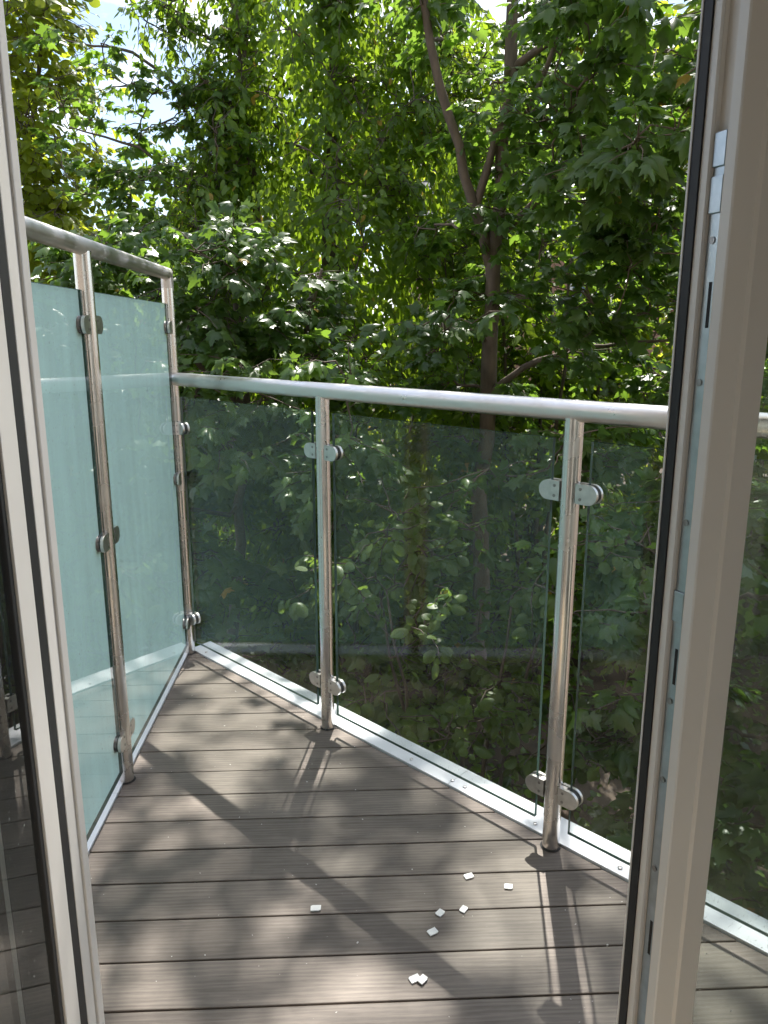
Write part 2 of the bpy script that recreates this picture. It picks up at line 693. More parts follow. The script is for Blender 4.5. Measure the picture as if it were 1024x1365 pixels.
trim('edge_trim', 'pale metal edge strip running under the clear glass railing at the deck rim', PC, DIRF, OUTF, (1.36, 0.96, 0.45), -0.02, 0.019, 0.112,
     (0.06, 0.42, 0.80, 1.18, 1.34, 1.385, 1.62, 1.86, 2.2, 2.30))
trim('edge_trim', 'pale metal edge strip running under the frosted privacy screen', PC, DIRS, OUTS, (1.0, 0.84), -0.02, 0.004, 0.085,
     (0.2, 0.6, 0.96, 1.04, 1.5))

# ---- glass, posts, clamps
ZAX = Vector((0, 0, 1))


def pane(name, a, b, z0, z1, front, parent, t=0.010, back=None, edge='glass_edge', inward=None):
    """slab of glass from plan point a to b; material 0 broad inner face, 1 broad outer face, 2 edges"""
    d = (b - a).normalized()
    n = Vector((-d.y, d.x, 0))
    if inward is not None and n.dot(inward) < 0:
        n = -n
    bm = bmesh.new()
    V = {}
    for i, p in enumerate((a, b)):
        for j, z in enumerate((z0, z1)):
            for k, s in enumerate((-1, 1)):
                q = p + n * (s * t / 2)
                V[i, j, k] = bm.verts.new((q.x, q.y, z))
    f_in = bm.faces.new([V[0, 0, 1], V[1, 0, 1], V[1, 1, 1], V[0, 1, 1]])
    f_out = bm.faces.new([V[0, 0, 0], V[1, 0, 0], V[1, 1, 0], V[0, 1, 0]])
    for c in ([V[0, 0, 0], V[0, 0, 1], V[0, 1, 1], V[0, 1, 0]], [V[1, 0, 0], V[1, 0, 1], V[1, 1, 1], V[1, 1, 0]],
              [V[0, 0, 0], V[1, 0, 0], V[1, 0, 1], V[0, 0, 1]], [V[0, 1, 0], V[1, 1, 0], V[1, 1, 1], V[0, 1, 1]]):
        f = bm.faces.new(c)
        f.material_index = 2
    f_in.material_index = 0
    f_out.material_index = 1
    me = mesh_from_bm(name, bm)
    for mt in (front, back or front, edge):
        me.materials.append(MATS[mt])
    return link(name, me, None, parent)


def clamp_mesh():
    """D-shaped glass clamp: +x away from the post, y through the glass, z up"""
    r, L = 0.0225, 0.053

    def outline():
        pts = [(0, -r), (L - r, -r)]
        for k in range(1, 16):
            t = -math.pi / 2 + math.pi * k / 16
            pts.append((L - r + r * math.cos(t), r * math.sin(t)))
        pts += [(L - r, r), (0, r)]
        return pts
    P = outline()
    bm = bmesh.new()
    for (y0, y1) in ((0.0065, 0.0145), (-0.0145, -0.0065)):
        A = [bm.verts.new((x, y0, z)) for x, z in P]
        B = [bm.verts.new((x, y1, z)) for x, z in P]
        bm.faces.new(A)
        bm.faces.new(B[::-1])
        for i in range(len(P)):
            j = (i + 1) % len(P)
            bm.faces.new((A[i], B[i], B[j], A[j]))
    geom = [e for e in bm.edges if len(e.link_faces) == 2 and e.calc_face_angle(0) > 0.8]
    bmesh.ops.bevel(bm, geom=geom, offset=0.0016, segments=2, affect='EDGES')
    # web against the post
    for s in (0,):
        bmesh.ops.create_cube(bm, size=1, matrix=Matrix.Translation((0.008, 0, 0)) @ Matrix.Diagonal((0.016, 0.013, 0.040, 1)))
    body = mesh_from_bm('clamp', bm)
    body.materials.append(MATS['steel_cast'])
    bm = bmesh.new()
    Q = [(max(x, 0.017) * 0.97, z * 0.93) for x, z in P]
    A = [bm.verts.new((x, -0.0066, z)) for x, z in Q]
    B = [bm.verts.new((x, 0.0066, z)) for x, z in Q]
    bm.faces.new(A)
    bm.faces.new(B[::-1])
    for i in range(len(Q)):
        j = (i + 1) % len(Q)
        bm.faces.new((A[i], B[i], B[j], A[j]))
    pad = mesh_from_bm('clamp_pad', bm)
    pad.materials.append(MATS['rubber'])
    scr = []
    for zz, y in ((-0.0115, 0.0150), (0.0115, 0.0150), (-0.0115, -0.0150), (0.0115, -0.0150)):
        bm = bmesh.new()
        if True:
            bmesh.ops.create_cone(bm, cap_ends=True, segments=12, radius1=0.0036, radius2=0.0036, depth=0.0012,
                                  matrix=Matrix.Translation((0.0125, y, zz)) @ Matrix.Rotation(math.pi / 2, 4, 'X'))
        s = mesh_from_bm('screw', bm)
        s.materials.append(MATS['screw_steel'])
        scr.append(s)
    return body, pad, scr


CL = clamp_mesh()


def clamp(parent, post, d, z, r=0.0205):
    o = link('clamp', CL[0], None, parent)
    o.location = (post.x + d.x * r, post.y + d.y * r, z)
    o.rotation_euler = (0, 0, math.atan2(d.y, d.x))
    link('clamp_pad', CL[1], None, o)
    for s in CL[2]:
        link('screw', s, None, o)
    return o


def post(parent, p, top, r=0.0212):
    o = tube('post', [(p.x, p.y, -0.03), (p.x, p.y, top)], r, 'steel_vertical', parent, 32)
    bm = bmesh.new()
    a = [bm.verts.new((p.x + math.cos(t) * rr, p.y + math.sin(t) * rr, 0.0016)) for rr in (r - 0.001, r + 0.0045) for t in [2 * math.pi * k / 28 for k in range(28)]]
    for k in range(28):
        j = (k + 1) % 28
        bm.faces.new((a[k], a[j], a[28 + j], a[28 + k]))
    link('post_hole_shade', mesh_from_bm('post_hole_shade', bm), 'hole_shade_black', o)  # flat black ring paints the dark gap, no hole is cut
    return o


# front railing
rail = empty('glass_railing', (0, 0, 0))
tag(rail, 'stainless steel handrail on posts with clear glass panes along the angled deck edge', 'railing')
RAILZ = 1.085
bm = bmesh.new()
L_ = (P4 - PC).length + 0.05
tube_bm(bm, [(0.0, 0, 0), (0.6, 0, 0), (1.2, 0, 0), (1.8, 0, 0), (L_, 0, 0)], [0.0238] * 5, 36)
hr = link('handrail', mesh_from_bm('handrail', bm, True), 'steel_rail', rail)
hr.location = PC + ZAX * RAILZ
hr.rotation_euler = (0, 0, math.atan2(DIRF.y, DIRF.x))
for p in (P2, P3, P4):
    post(rail, p, RAILZ - 0.015)
for a, b in ((PC, P2), (P2, P3), (P3, P4)):
    pane('glass_panel', a + DIRF * 0.048, b - DIRF * 0.048, 0.062, 1.022, 'clear_glass', rail)
for p, dirs in ((PC, (DIRF,)), (P2, (-DIRF, DIRF)), (P3, (-DIRF, DIRF)), (P4, (-DIRF,))):
    for z in (0.905, 0.158):
        for d in dirs:
            clamp(rail, p, d, z)

# privacy screen
scr = empty('privacy_screen', (0, 0, 0))
tag(scr, 'tall frosted glass privacy screen on steel posts with clamps', 'privacy screen')
TOPZ = 1.457
mid = [PC + ZAX * (TOPZ - 0.012) + DIRS * 0.0]
tube('handrail', [T2 - E2 * 0.12 + ZAX * TOPZ, T1 + ZAX * TOPZ, PC + ZAX * TOPZ + E2 * 0.002, PC + ZAX * (TOPZ - 0.06) + E2 * 0.002], 0.0215, 'steel_screen_rail', scr, 36)
for p in (PC, T1, T2):
    post(scr, p, TOPZ - 0.012 if p is not PC else TOPZ - 0.05)
for a, b in ((PC, T1), (T1, T2)):
    pane('frosted_panel', a + DIRS * 0.040, b - DIRS * 0.040, 0.050, 1.352, 'satin_front', scr, back='satin_back', inward=E1)
for p, dirs in ((PC, (DIRS,)), (T1, (-DIRS, DIRS)), (T2, (-DIRS,))):
    for z in (1.270, 0.717, 0.143):
        for d in dirs:
            clamp(scr, p, d, z)

# ------------------------------------------------------------------ the house behind the doorway
house = empty('house', (0, 0, 0), PHI)
tag(house, 'rendered house wall and room around the open balcony doorway', 'house')
UL, UR, ZT = -0.455, 1.085, 2.16
FL = -0.03
for (x0, x1, z0, z1) in ((-5.0, UL, -3.2, 5.2), (UR, 6.0, -3.2, 5.2)):
    box('wall', x0, x1, 0.79, FACADE, z0, z1, 'render_wall', house)
box('wall', UL, UR, 0.79, FACADE, ZT, 5.2, 'render_wall', house)
box('wall', UL, UR, 0.79, FACADE, -3.2, FL - 0.005, 'render_wall', house)
box('room_wall', -2.2, -2.1, -3.4, 0.788, FL, 2.45, 'room_paint', house)
box('room_wall', 2.6, 2.7, -3.4, 0.788, FL, 2.45, 'room_paint', house)
for (x0, x1, z0, z1) in ((-2.2, -1.4, FL, 2.45), (2.3, 2.7, FL, 2.45), (-1.398, 2.298, FL, 0.6), (-1.398, 2.298, 2.2, 2.45)):  # unseen back wall; gap added to let more daylight onto the doors
    box('room_wall', x0, x1, -3.5, -3.402, z0, z1, 'room_paint', house)
box('ceiling', -2.2, 2.7, -3.5, 0.788, 2.452, 2.6, 'room_paint', house)
box('room_floor', -2.2, 2.7, -3.5, 0.788, FL - 0.1, FL - 0.002, 'room_floor_wood', house)

# fixed door frame
frame = empty('door_frame', (0, 0, 0), PHI)
tag(frame, 'white plastic door frame fixed in the wall opening', 'door frame')
box('jamb', UL + 0.001, -0.3875, 0.9790, 1.002, 0.0, ZT - 0.001, 'upvc', frame, 0.002)
box('jamb', 1.020, UR - 0.001, 0.966, 1.010, 0.0, ZT - 0.001, 'upvc', frame, 0.002)
box('head', -0.384, 1.018, 0.966, 1.010, 2.10, ZT - 0.001, 'upvc', frame, 0.002)
box('threshold', UL + 0.001, UR - 0.001, 0.93, FACADE + 0.02, FL - 0.003, -0.002, 'zinc', frame)


# left leaf, swung in; local x runs from the hinge towards the room, local y is its outer (weather) face
def leaf_root(label, name, ox, oy, ang):
    o = empty(name, (ox, oy, 0), ang)
    tag(o, label, 'door')
    return o


LB, LT = 0.03, 2.10
ll = leaf_root('glazed door leaf with black seals swung wide into the room beside the privacy screen', 'door_leaf', -0.4318, 0.9455, math.atan2(-0.984, 0.18))


def strip(name, parent, s0, s1, b0, b1, mat, z0=LB, z1=LT, bevel=0.0015):
    return box(name, s0, s1, b0, b1, z0, z1, mat, parent, bevel)


strip('hinge_stile', ll, -0.011, 0.0335, -0.056, 0.0, 'upvc', bevel=0.0012)
strip('seal', ll, 0.034, 0.0685, -0.05, -0.0006, 'rubber', bevel=0.0006)
strip('stile', ll, 0.069, 0.131, -0.056, -0.0006, 'upvc', bevel=0.0012)
strip('glazing_gasket', ll, 0.1315, 0.146, -0.045, -0.003, 'rubber')
strip('stile', ll, 0.60, 0.70, -0.056, 0.001, 'upvc', bevel=0.004)
strip('rail', ll, 0.1315, 0.599, -0.056, 0.0005, 'upvc', LB, 0.15, 0.004)
strip('rail', ll, 0.1315, 0.599, -0.056, 0.0005, 'upvc', LT - 0.1, LT, 0.004)


def door_pane(parent, s0, s1, yb0, yb1):
    bm = bmesh.new()
    for y in (yb0, yb1):
        v = [bm.verts.new(c) for c in ((s0, y, 0.145), (s1, y, 0.145), (s1, y, LT - 0.095), (s0, y, LT - 0.095))]
        bm.faces.new(v)
    me = bpy.data.meshes.new('glass_pane')
    bm.to_mesh(me)
    bm.free()
    return link('glass_pane', me, 'door_glass', parent)


door_pane(ll, 0.1465, 0.602, -0.007, -0.031)

# right leaf, ajar; local x from the free edge towards its hinge, local y outwards
BETA = R(22.6)
rl = leaf_root('glazed door leaf standing ajar with a metal lock strip down its edge', 'door_leaf', 0.331, 0.777, BETA)


def sect(name, poly, mat, z0=LB, z1=LT, parent=rl, bevel=0.0):
    return prism(name, poly, z0, z1, mat, parent, bevel)


# stile profile: room-side flange, face with a moulded step, lock groove
sect('stile', [(0, 0), (0.0245, 0), (0.029, 0.005), (0.0335, 0.005), (0.0365, 0.0015), (0.074, 0.009), (0.074, 0.048),
               (0.006, 0.048), (0.006, 0.0375), (0.0105, 0.0365), (0.0105, 0.0215), (0.006, 0.0205), (0.006, 0.0115), (0.0015, 0.0105), (0, 0.008)], 'upvc_shaded')
sect('edge_ridge', [(0.0005, 0.0085), (0.0005, 0.0112), (-0.0022, 0.0112), (-0.0022, 0.0002), (-0.0004, -0.0012), (-0.0002, 0.0)], 'upvc')
sect('edge_bead', [(0.0055, 0.0375), (0.0055, 0.0485), (0.0025, 0.0478), (0.0025, 0.0385)], 'upvc')
sect('seal', [(0.010, 0.0482), (0.010, 0.0600), (0.0005, 0.0600), (0.0005, 0.0482)], 'rubber')
sect('outer_lip', [(0.012, 0.0603), (0.012, 0.0625), (-0.0005, 0.0625), (-0.0005, 0.0603)], 'upvc')
sect('drain_line', [(0.0058, 0.0118), (0.0058, 0.0150), (0.0040, 0.0150), (0.0040, 0.0118)], 'zinc')
ls = sect('lock_strip', [(0.0103, 0.022), (0.0103, 0.036), (0.0080, 0.036), (0.0080, 0.022)], 'zinc', 0.2, 1.44)
for z0, z1 in ((1.255, 1.300), (0.862, 0.905), (0.50, 0.548)):
    sect('slot_shade', [(0.0084, 0.0245), (0.0084, 0.0285), (0.0077, 0.0285), (0.0077, 0.0245)], 'hole_shade_black', z0, z1, ls)  # black insert paints the darkness of an opening in the strip
for z0, z1 in ((1.365, 1.400), (1.408, 1.440), (0.936, 0.972)):
    k = sect('keep', [(0.0079, 0.0205), (0.0079, 0.0370), (0.0058, 0.0370), (0.0058, 0.0205)], 'zinc', z0, z1, rl, 0.001)
for zz in (1.20, 1.05, 0.84, 0.74, 0.62, 1.34):
    bm = bmesh.new()
    bmesh.ops.create_cone(bm, cap_ends=True, segments=12, radius1=0.0038, radius2=0.003, depth=0.0012,
                          matrix=Matrix.Translation((0.0076, 0.0295, zz)) @ Matrix.Rotation(math.pi / 2, 4, 'Y'))
    link('screw', mesh_from_bm('screw', bm), 'screw_steel', ls)
sect('stile', [(0.60, 0), (0.70, 0), (0.70, 0.048), (0.60, 0.048)], 'upvc_shaded')
sect('rail', [(0.0742, 0.002), (0.599, 0.002), (0.599, 0.046), (0.0742, 0.046)], 'upvc_shaded', LB, 0.15)
sect('rail', [(0.0742, 0.002), (0.599, 0.002), (0.599, 0.046), (0.0742, 0.046)], 'upvc_shaded', LT - 0.1, LT)
door_pane(rl, 0.0741, 0.5995, 0.016, 0.040)

# ------------------------------------------------------------------ white packers dropped on the deck


def chip_mesh(seed):
    r = random.Random(seed)
    a, b, t = 0.0105 * r.uniform(.9, 1.1), 0.0078 * r.uniform(.9, 1.1), 0.0026
    bm = bmesh.new()
    poly = [(-a, -b), (a * .7, -b), (a * .7, -b * .75), (a, -b * .75), (a, b), (-a * .75, b), (-a * .75, b * .8), (-a, b * .8)]
    lo_ = [bm.verts.new((x, y, 0)) for x, y in poly]
    hi_ = [bm.verts.new((x, y, t)) for x, y in poly]
    bm.faces.new(lo_[::-1])
    bm.faces.new(hi_)
    for i in range(len(poly)):
        j = (i + 1) % len(poly)
        bm.faces.new((lo_[i], lo_[j], hi_[j], hi_[i]))
    bmesh.ops.bevel(bm, geom=bm.edges[:], offset=0.0002, segments=1, affect='EDGES')
    return mesh_from_bm('plastic_packer', bm)


G = 'white plastic packers scattered on the deck'
for i, (x, y, a, z, lab) in enumerate((
        (0.200, 1.572, 20, .001, 'small white plastic packer lying alone closest to the foot of the steel railing post'),
        (0.288, 1.537, -8, .001, 'small white plastic packer square to the boards, below the middle railing post'),
        (-0.152, 1.468, 2, .001, 'small white plastic packer lying far apart from all the others on the deck'),
        (0.124, 1.454, 50, .001, 'white packer of the loose pair at a board gap, closer to the privacy screen'),
        (0.177, 1.465, 55, .001, 'white packer of the loose pair at a board gap, closer to the clear railing'),
        (0.104, 1.399, 30, .001, 'small white plastic packer tilted, alone between the loose pair and the touching pair'),
        (0.061, 1.276, 28, .001, 'small white plastic packer lying flat, lower of the two touching each other'),
        (0.076, 1.272, 48, .0036, 'small white plastic packer propped on its neighbour, upper of the two touching'))):
    o = link('plastic_packer', chip_mesh(i), 'chip_white', None, (x, y, z))
    o.rotation_euler = (R(3) if z > .002 else 0, 0, R(a))
    tag(o, lab, 'plastic packer', G)

# ------------------------------------------------------------------ ground and the house beyond


def ground_z(x, y):
    z = -3.0 + 1.6 / (1 + math.exp(-(y - 9.0) / 1.4))
    return z + 0.10 * math.sin(x * 1.7 + y) + 0.08 * math.sin(y * 2.3 - x * .6)


bm = bmesh.new()
xs = sorted(set([-400, -150, -60, -30] + list(np.linspace(-16, 16, 65)) + [30, 60, 150, 400]))
ys = sorted(set([-300, -60, -20, -6] + list(np.linspace(0.5, 30, 60)) + [45, 80, 200, 600]))
grid = [[bm.verts.new((x, y, ground_z(x, y) if abs(x) < 20 and 0 < y < 40 else (-3.0 if y < 5 else -1.4))) for x in xs] for y in ys]
for j in range(len(ys) - 1):
    for i in range(len(xs) - 1):
        bm.faces.new((grid[j][i], grid[j][i + 1], grid[j + 1][i + 1], grid[j + 1][i]))
g = link('ground', mesh_from_bm('ground', bm, True), 'soil')
tag(g, kind='structure')

hb = empty('neighbour_house', (5.2, 21.0, -1.45), R(4))
tag(hb, 'grey roofed house half hidden behind the maple branches', 'house')
for nm, a in (('wall', (-3.6, 3.6, -0.15, 0.15)), ('wall', (-3.6, 3.6, 6.85, 7.15)), ('wall', (-3.9, -3.602, -0.15, 7.15)), ('wall', (3.602, 3.9, -0.15, 7.15))):
    box(nm, *a, -0.3, 5.4, 'brick_far', hb)
bm = bmesh.new()
for s in (0, 1):
    y0, y1 = (-0.55, 3.5) if s == 0 else (7.55, 3.5)
    rows = 16
    for k in range(rows):
        t0, t1 = k / rows, (k + 1.15) / rows
        ya, yb = y0 + (y1 - y0) * t0, y0 + (y1 - y0) * min(1, t1)
        za, zb = 5.2 + 2.9 * t0 + 0.05, 5.2 + 2.9 * min(1, t1) + 0.01
        v = [bm.verts.new(c) for c in ((-4.3, ya, za), (4.3, ya, za), (4.3, yb, zb), (-4.3, yb, zb), (-4.3, ya, za - .06), (4.3, ya, za - .06))]
        bm.faces.new(v[:4])
        bm.faces.new((v[0], v[1], v[5], v[4]))
rf = link('roof', mesh_from_bm('roof', bm), 'slate', hb)
box('chimney', 1.5, 2.3, 3.1, 3.9, 7.4, 9.3, 'brick_far', rf)
for x in (-2.4, 0.2, 2.4):
    for z in (0.6, 3.3):
        wd = box('window', x - .6, x + .6, -0.20, -0.152, z, z + 1.4, 'paint_far', hb)
        box('pane', x - .5, x - .03, -0.215, -0.201, z + .1, z + 1.3, 'pane_far', wd)
        box('pane', x + .03, x + .5, -0.215, -0.201, z + .1, z + 1.3, 'pane_far', wd)

# ------------------------------------------------------------------ leaves and trees


def leaf_template(kind):
    if kind == 'maple':
        half = [(0.03, 0.0), (0.20, -0.09), (0.46, -0.05), (0.34, 0.10), (0.66, 0.40), (0.42, 0.41), (0.36, 0.56), (0.20, 0.55), (0.15, 0.76)]
        tip = (0, 1.02)
        ctr = (0, 0.28)
    elif kind == 'round':
        half = [(0.05, 0.0), (0.30, 0.06), (0.44, 0.32), (0.40, 0.60), (0.22, 0.86)]
        tip = (0, 1.0)
        ctr = (0, 0.4)
    else:
        half = [(0.16, 0.10), (0.29, 0.36), (0.17, 0.74)]
        tip = (0, 1.0)
        ctr = (0, 0.0)
    pts = [ctr] + [(x, y) for x, y in half] + [tip] + [(-x, y) for x, y in half[::-1]]
    V = np.array([(x, y, -0.30 * abs(x) ** 1.3 - 0.22 * max(0, y) ** 2) for x, y in pts])
    V[0, 2] = 0.02 if kind != 'ovate' else 0.0
    k = len(pts) - 1
    if kind == 'ovate':
        # split along the midrib
        h = len(half)
        F = []
        tipi = h + 1
        for i in range(1, tipi):
            F.append((0, i, i + 1))
        for i in range(tipi, k):
            F.append((0, i, i + 1))
        F = np.array(F)
    else:
        F = np.array([(0, i, i % k + 1) for i in range(1, k + 1)])
    return V, F


TEMPL = {k: leaf_template(k) for k in ('maple', 'round', 'ovate')}


def frames(d, n):
    d = d / (np.linalg.norm(d, axis=1, keepdims=True) + 1e-9)
    n = n - d * (n * d).sum(1, keepdims=True)
    n = n / (np.linalg.norm(n, axis=1, keepdims=True) + 1e-9)
    x = np.cross(d, n)
    return np.stack([x, d, n], axis=2)     # columns


def leaves_mesh(name, kind, pos, M, size, tone, mat):
    V, F = TEMPL[kind]
    k = len(pos)
    nv, nf = len(V), len(F)
    q = np.random.default_rng(k)
    W = V[None] * np.stack([q.uniform(0.72, 1.08, k), np.ones(k), q.uniform(-0.2, 2.4, k)], 1)[:, None, :]
    W[:, :, 2] += W[:, :, 0] * W[:, :, 1] * q.normal(0, 0.35, k)[:, None]      # twist
    P = np.einsum('nij,nvj->nvi', M, W) * size[:, None, None] + pos[:, None, :]
    me = bpy.data.meshes.new(name)
    me.vertices.add(k * nv)
    me.vertices.foreach_set('co', P.reshape(-1).astype(np.float32))
    idx = (F[None] + (np.arange(k) * nv)[:, None, None]).reshape(-1)
    me.loops.add(len(idx))
    me.loops.foreach_set('vertex_index', idx.astype(np.int32))
    me.polygons.add(k * nf)
    me.polygons.foreach_set('loop_start', (np.arange(k * nf) * 3).astype(np.int32))
    me.polygons.foreach_set('loop_total', np.full(k * nf, 3, np.int32))
    me.update(calc_edges=True)
    at = me.attributes.new('tone', 'FLOAT', 'POINT')
    at.data.foreach_set('value', np.repeat(tone, nv).astype(np.float32))
    me.materials.append(MATS[mat])
    return me


CA, SA = math.cos(R(13.1)), math.sin(R(13.1))


class Tree:
    def __init__(self, name, base, seed, kind, mat, bark='bark'):
        self.name, self.base = name, np.array(base, float)
        self.r = np.random.default_rng(seed)
        self.kind, self.mat, self.bark = kind, mat, bark
        self.trunk, self.limbs = [], []
        self.pos, self.dir, self.nor, self.size, self.tone = [], [], [], [], []
        self.nodes = []          # skeleton points limbs may leave from
        self.fine = (0.68, 2.0, 1) if kind == 'maple' else (1.0, 1.0, 0)

    def curve(self, p0, p1, sag=0.0, wob=0.06, n=6):
        p0, p1 = np.array(p0, float), np.array(p1, float)
        t = np.linspace(0, 1, n)[:, None]
        L = np.linalg.norm(p1 - p0)
        P = p0 + (p1 - p0) * t
        P[:, 2] += sag * L * np.sin(np.pi * t[:, 0])
        w = self.r.normal(0, wob * L / math.sqrt(n), (n, 3))
        w[0] = w[-1] = 0
        return P + w

    def stem(self, pts, r0, r1, to='trunk', fine=4):
        pts = np.array(pts, float)
        out = [pts[0]]
        for a, b in zip(pts[:-1], pts[1:]):
            for k in range(1, fine + 1):
                q = a + (b - a) * k / fine
                if k < fine:
                    q = q + self.r.normal(0, 0.012, 3) * np.linalg.norm(b - a)
                out.append(q)
        out = np.array(out)
        rad = np.linspace(r0, r1, len(out)) * self.r.uniform(0.94, 1.06, len(out))
        getattr(self, to).append((out, rad))
        self.nodes += [(q, s) for q, s in zip(out, rad)]

    def attach(self, c):
        best, bs = None, 1e9
        for q, s in self.nodes:
            dv = c - q
            cost = np.linalg.norm(dv) + (1.2 * max(0, q[2] - c[2] + 0.15 * np.linalg.norm(dv[:2])))
            if cost < bs:
                best, bs = (q, s), cost
        return best

    def add(self, pos, d, n, size, tone):
        self.pos.append(pos)
        self.dir.append(d)
        self.nor.append(n)
        self.size.append(size)
        self.tone.append(tone)

    def clump(self, c, rad, twigs=7, per=9, size=0.12, up=0.75, out=0.5, droop=0.35, tone=(0.15, 0.85), hang=None):
        size, per, twigs = size * self.fine[0], per * self.fine[1], twigs + self.fine[2]
        c = np.array(c, float)
        rad = np.array(rad, float)
        q, s = self.attach(c)
        r0 = min(s * 0.6, 0.012 + 0.010 * np.linalg.norm(c - q))
        L = self.curve(q, c, 0.05, 0.10, 7)
        self.limbs.append((L, np.linspace(r0, 0.006, 7)))
        self.nodes += [(p, 0.010) for p in L[3:]]
        axis = c - self.base
        axis[2] = 0
        axis /= np.linalg.norm(axis) + 1e-6
        for k in range(twigs):
            v = self.r.normal(0, 1, 3)
            v /= np.linalg.norm(v)
            tip = c + v * rad * self.r.uniform(0.55, 1.1)
            tip[2] -= 0.1 * np.linalg.norm(tip - c)
            st = L[self.r.integers(3, 7)]
            T = self.curve(st, tip, 0.06, 0.10, 5)
            self.limbs.append((T, np.linspace(0.006, 0.002, 5)))
            n = max(2, int(per * self.r.uniform(0.6, 1.3)))
            t = np.sort(self.r.uniform(0.25, 1.03, n))
            seg = np.clip((t * 4).astype(int), 0, 3)
            fr = t * 4 - seg
            P = T[seg] + (T[seg + 1] - T[seg]) * fr[:, None]
            td = (T[-1] - T[0]) / (np.linalg.norm(T[-1] - T[0]) + 1e-6)
            side = np.cross(td, (0, 0, 1.0))
            side /= np.linalg.norm(side) + 1e-6
            sg = np.where(np.arange(n) % 2 == 0, 1, -1)[:, None]
            d = side * sg * 0.9 + td * 0.55 + np.array((0, 0, -droop)) + self.r.normal(0, 0.28, (n, 3))
            nn = np.array((0, 0, up)) + axis * out + self.r.normal(0, 0.34, (n, 3))
            dn = d / np.linalg.norm(d, axis=1, keepdims=True)
            sz = size * self.r.uniform(0.45, 1.35, n)
            P = P + dn * (sz * 0.45)[:, None]
            base_t = self.r.uniform(*tone)
            tn = np.clip(base_t + self.r.normal(0, 0.22, n), 0, 0.95)
            tn[self.r.random(n) < 0.003] = 1.0
            self.add(P, d, nn, sz, tn)

    def strands(self, pts, outn, n_leaf, size, tone, drop=0.05):
        """hanging climber strands: each point starts a short curtain of overlapping leaves"""
        for p, o in zip(pts, outn):
            k = int(n_leaf * self.r.uniform(0.6, 1.4)) + 1
            z = np.arange(k) * drop * self.r.uniform(0.8, 1.2)
            P = np.array(p) + np.stack([self.r.normal(0, 0.06, k), self.r.normal(0, 0.06, k), -z], 1) + np.outer(0.02 * np.sin(z * 6), o)
            sd = np.array((-o[1], o[0], 0))
            d = np.array((0, 0, -1.0)) + np.outer(self.r.normal(0, 0.75, k), sd) + np.outer(self.r.uniform(0, 0.8, k), o) + self.r.normal(0, 0.12, (k, 3))
            nn = np.array(o) + np.array((0, 0, 0.45)) + self.r.normal(0, 0.30, (k, 3))
            sz = size * self.r.uniform(0.6, 1.3, k)
            bt = self.r.uniform(*tone)
            tn = np.clip(bt + self.r.normal(0, 0.15, k), 0, 0.95)
            tn[self.r.random(k) < 0.010] = 1.0
            self.add(P, d, nn, sz, tn)

    def build(self, label, cat='tree', group=None, singles=0, seg=8, branch_name='branches'):
        root = empty(self.name, tuple(self.base))
        tag(root, label, cat, group)
        b = Vector(self.base)
        if self.trunk:
            bm = bmesh.new()
            for P, rad in self.trunk:
                tube_bm(bm, [Vector(p) - b for p in P], list(rad), 12)
            link('trunk', mesh_from_bm('trunk', bm, True), self.bark, root)
        if self.limbs:
            # fast tube strips
            VV, FF = [], []
            off = 0
            sgn = 5
            ang = np.arange(sgn) * 2 * math.pi / sgn
            for P, rad in self.limbs:
                P = np.asarray(P)
                n = len(P)
                D = np.gradient(P, axis=0)
                D /= np.linalg.norm(D, axis=1, keepdims=True) + 1e-9
                A = np.cross(D, np.array((0.31, 0.17, 0.93)))
                A /= np.linalg.norm(A, axis=1, keepdims=True) + 1e-9
                B = np.cross(D, A)
                ring = P[:, None] + (A[:, None] * np.cos(ang)[None, :, None] + B[:, None] * np.sin(ang)[None, :, None]) * np.asarray(rad)[:, None, None]
                VV.append((ring - self.base).reshape(-1, 3))
                i = np.arange(n - 1)[:, None] * sgn
                k = np.arange(sgn)[None]
                k2 = (np.arange(sgn) + 1)[None] % sgn
                q = np.stack([i + k, i + k2, i + sgn + k2, i + sgn + k], -1).reshape(-1, 4) + off
                FF.append(q)
                off += n * sgn
            V = np.concatenate(VV)
            F = np.concatenate(FF)
            me = bpy.data.meshes.new('branches')
            me.vertices.add(len(V))
            me.vertices.foreach_set('co', V.reshape(-1).astype(np.float32))
            me.loops.add(F.size)
            me.loops.foreach_set('vertex_index', F.reshape(-1).astype(np.int32))
            me.polygons.add(len(F))
            me.polygons.foreach_set('loop_start', (np.arange(len(F)) * 4).astype(np.int32))
            me.polygons.foreach_set('loop_total', np.full(len(F), 4, np.int32))
            me.update(calc_edges=True)
            me.polygons.foreach_set('use_smooth', np.ones(len(F), bool))
            o = link('branches', me, self.bark, root)
            tag(o, kind='stuff')
        pos = np.concatenate(self.pos)
        d = np.concatenate(self.dir)
        nn = np.concatenate(self.nor)
        size = np.concatenate(self.size)
        tone = np.concatenate(self.tone)
        M = frames(d, nn)
        keep = np.ones(len(pos), bool)
        if singles:
            q = pos - np.array((0, 0, EYE))
            dep = q[:, 1] * CA - q[:, 2] * SA
            hx = q[:, 0] / np.maximum(dep, .1)
            hy = (q[:, 1] * SA + q[:, 2] * CA) / np.maximum(dep, .1)
            vis = (np.abs(hx) < 0.49) & (np.abs(hy) < 0.66) & (dep > 0.5) & (hx < 0.42)
            score = np.where(vis, size / np.maximum(dep, .1), 0)
            top = np.argsort(-score)[:singles]
            top = top[score[top] > 0]
            keep[top] = False
            VAR = []
            for v in range(8):
                VAR.append(leaves_mesh('leaf', self.kind, np.zeros((1, 3)), np.eye(3)[None], np.ones(1), np.array([0.08 + v * 0.115]), self.mat))
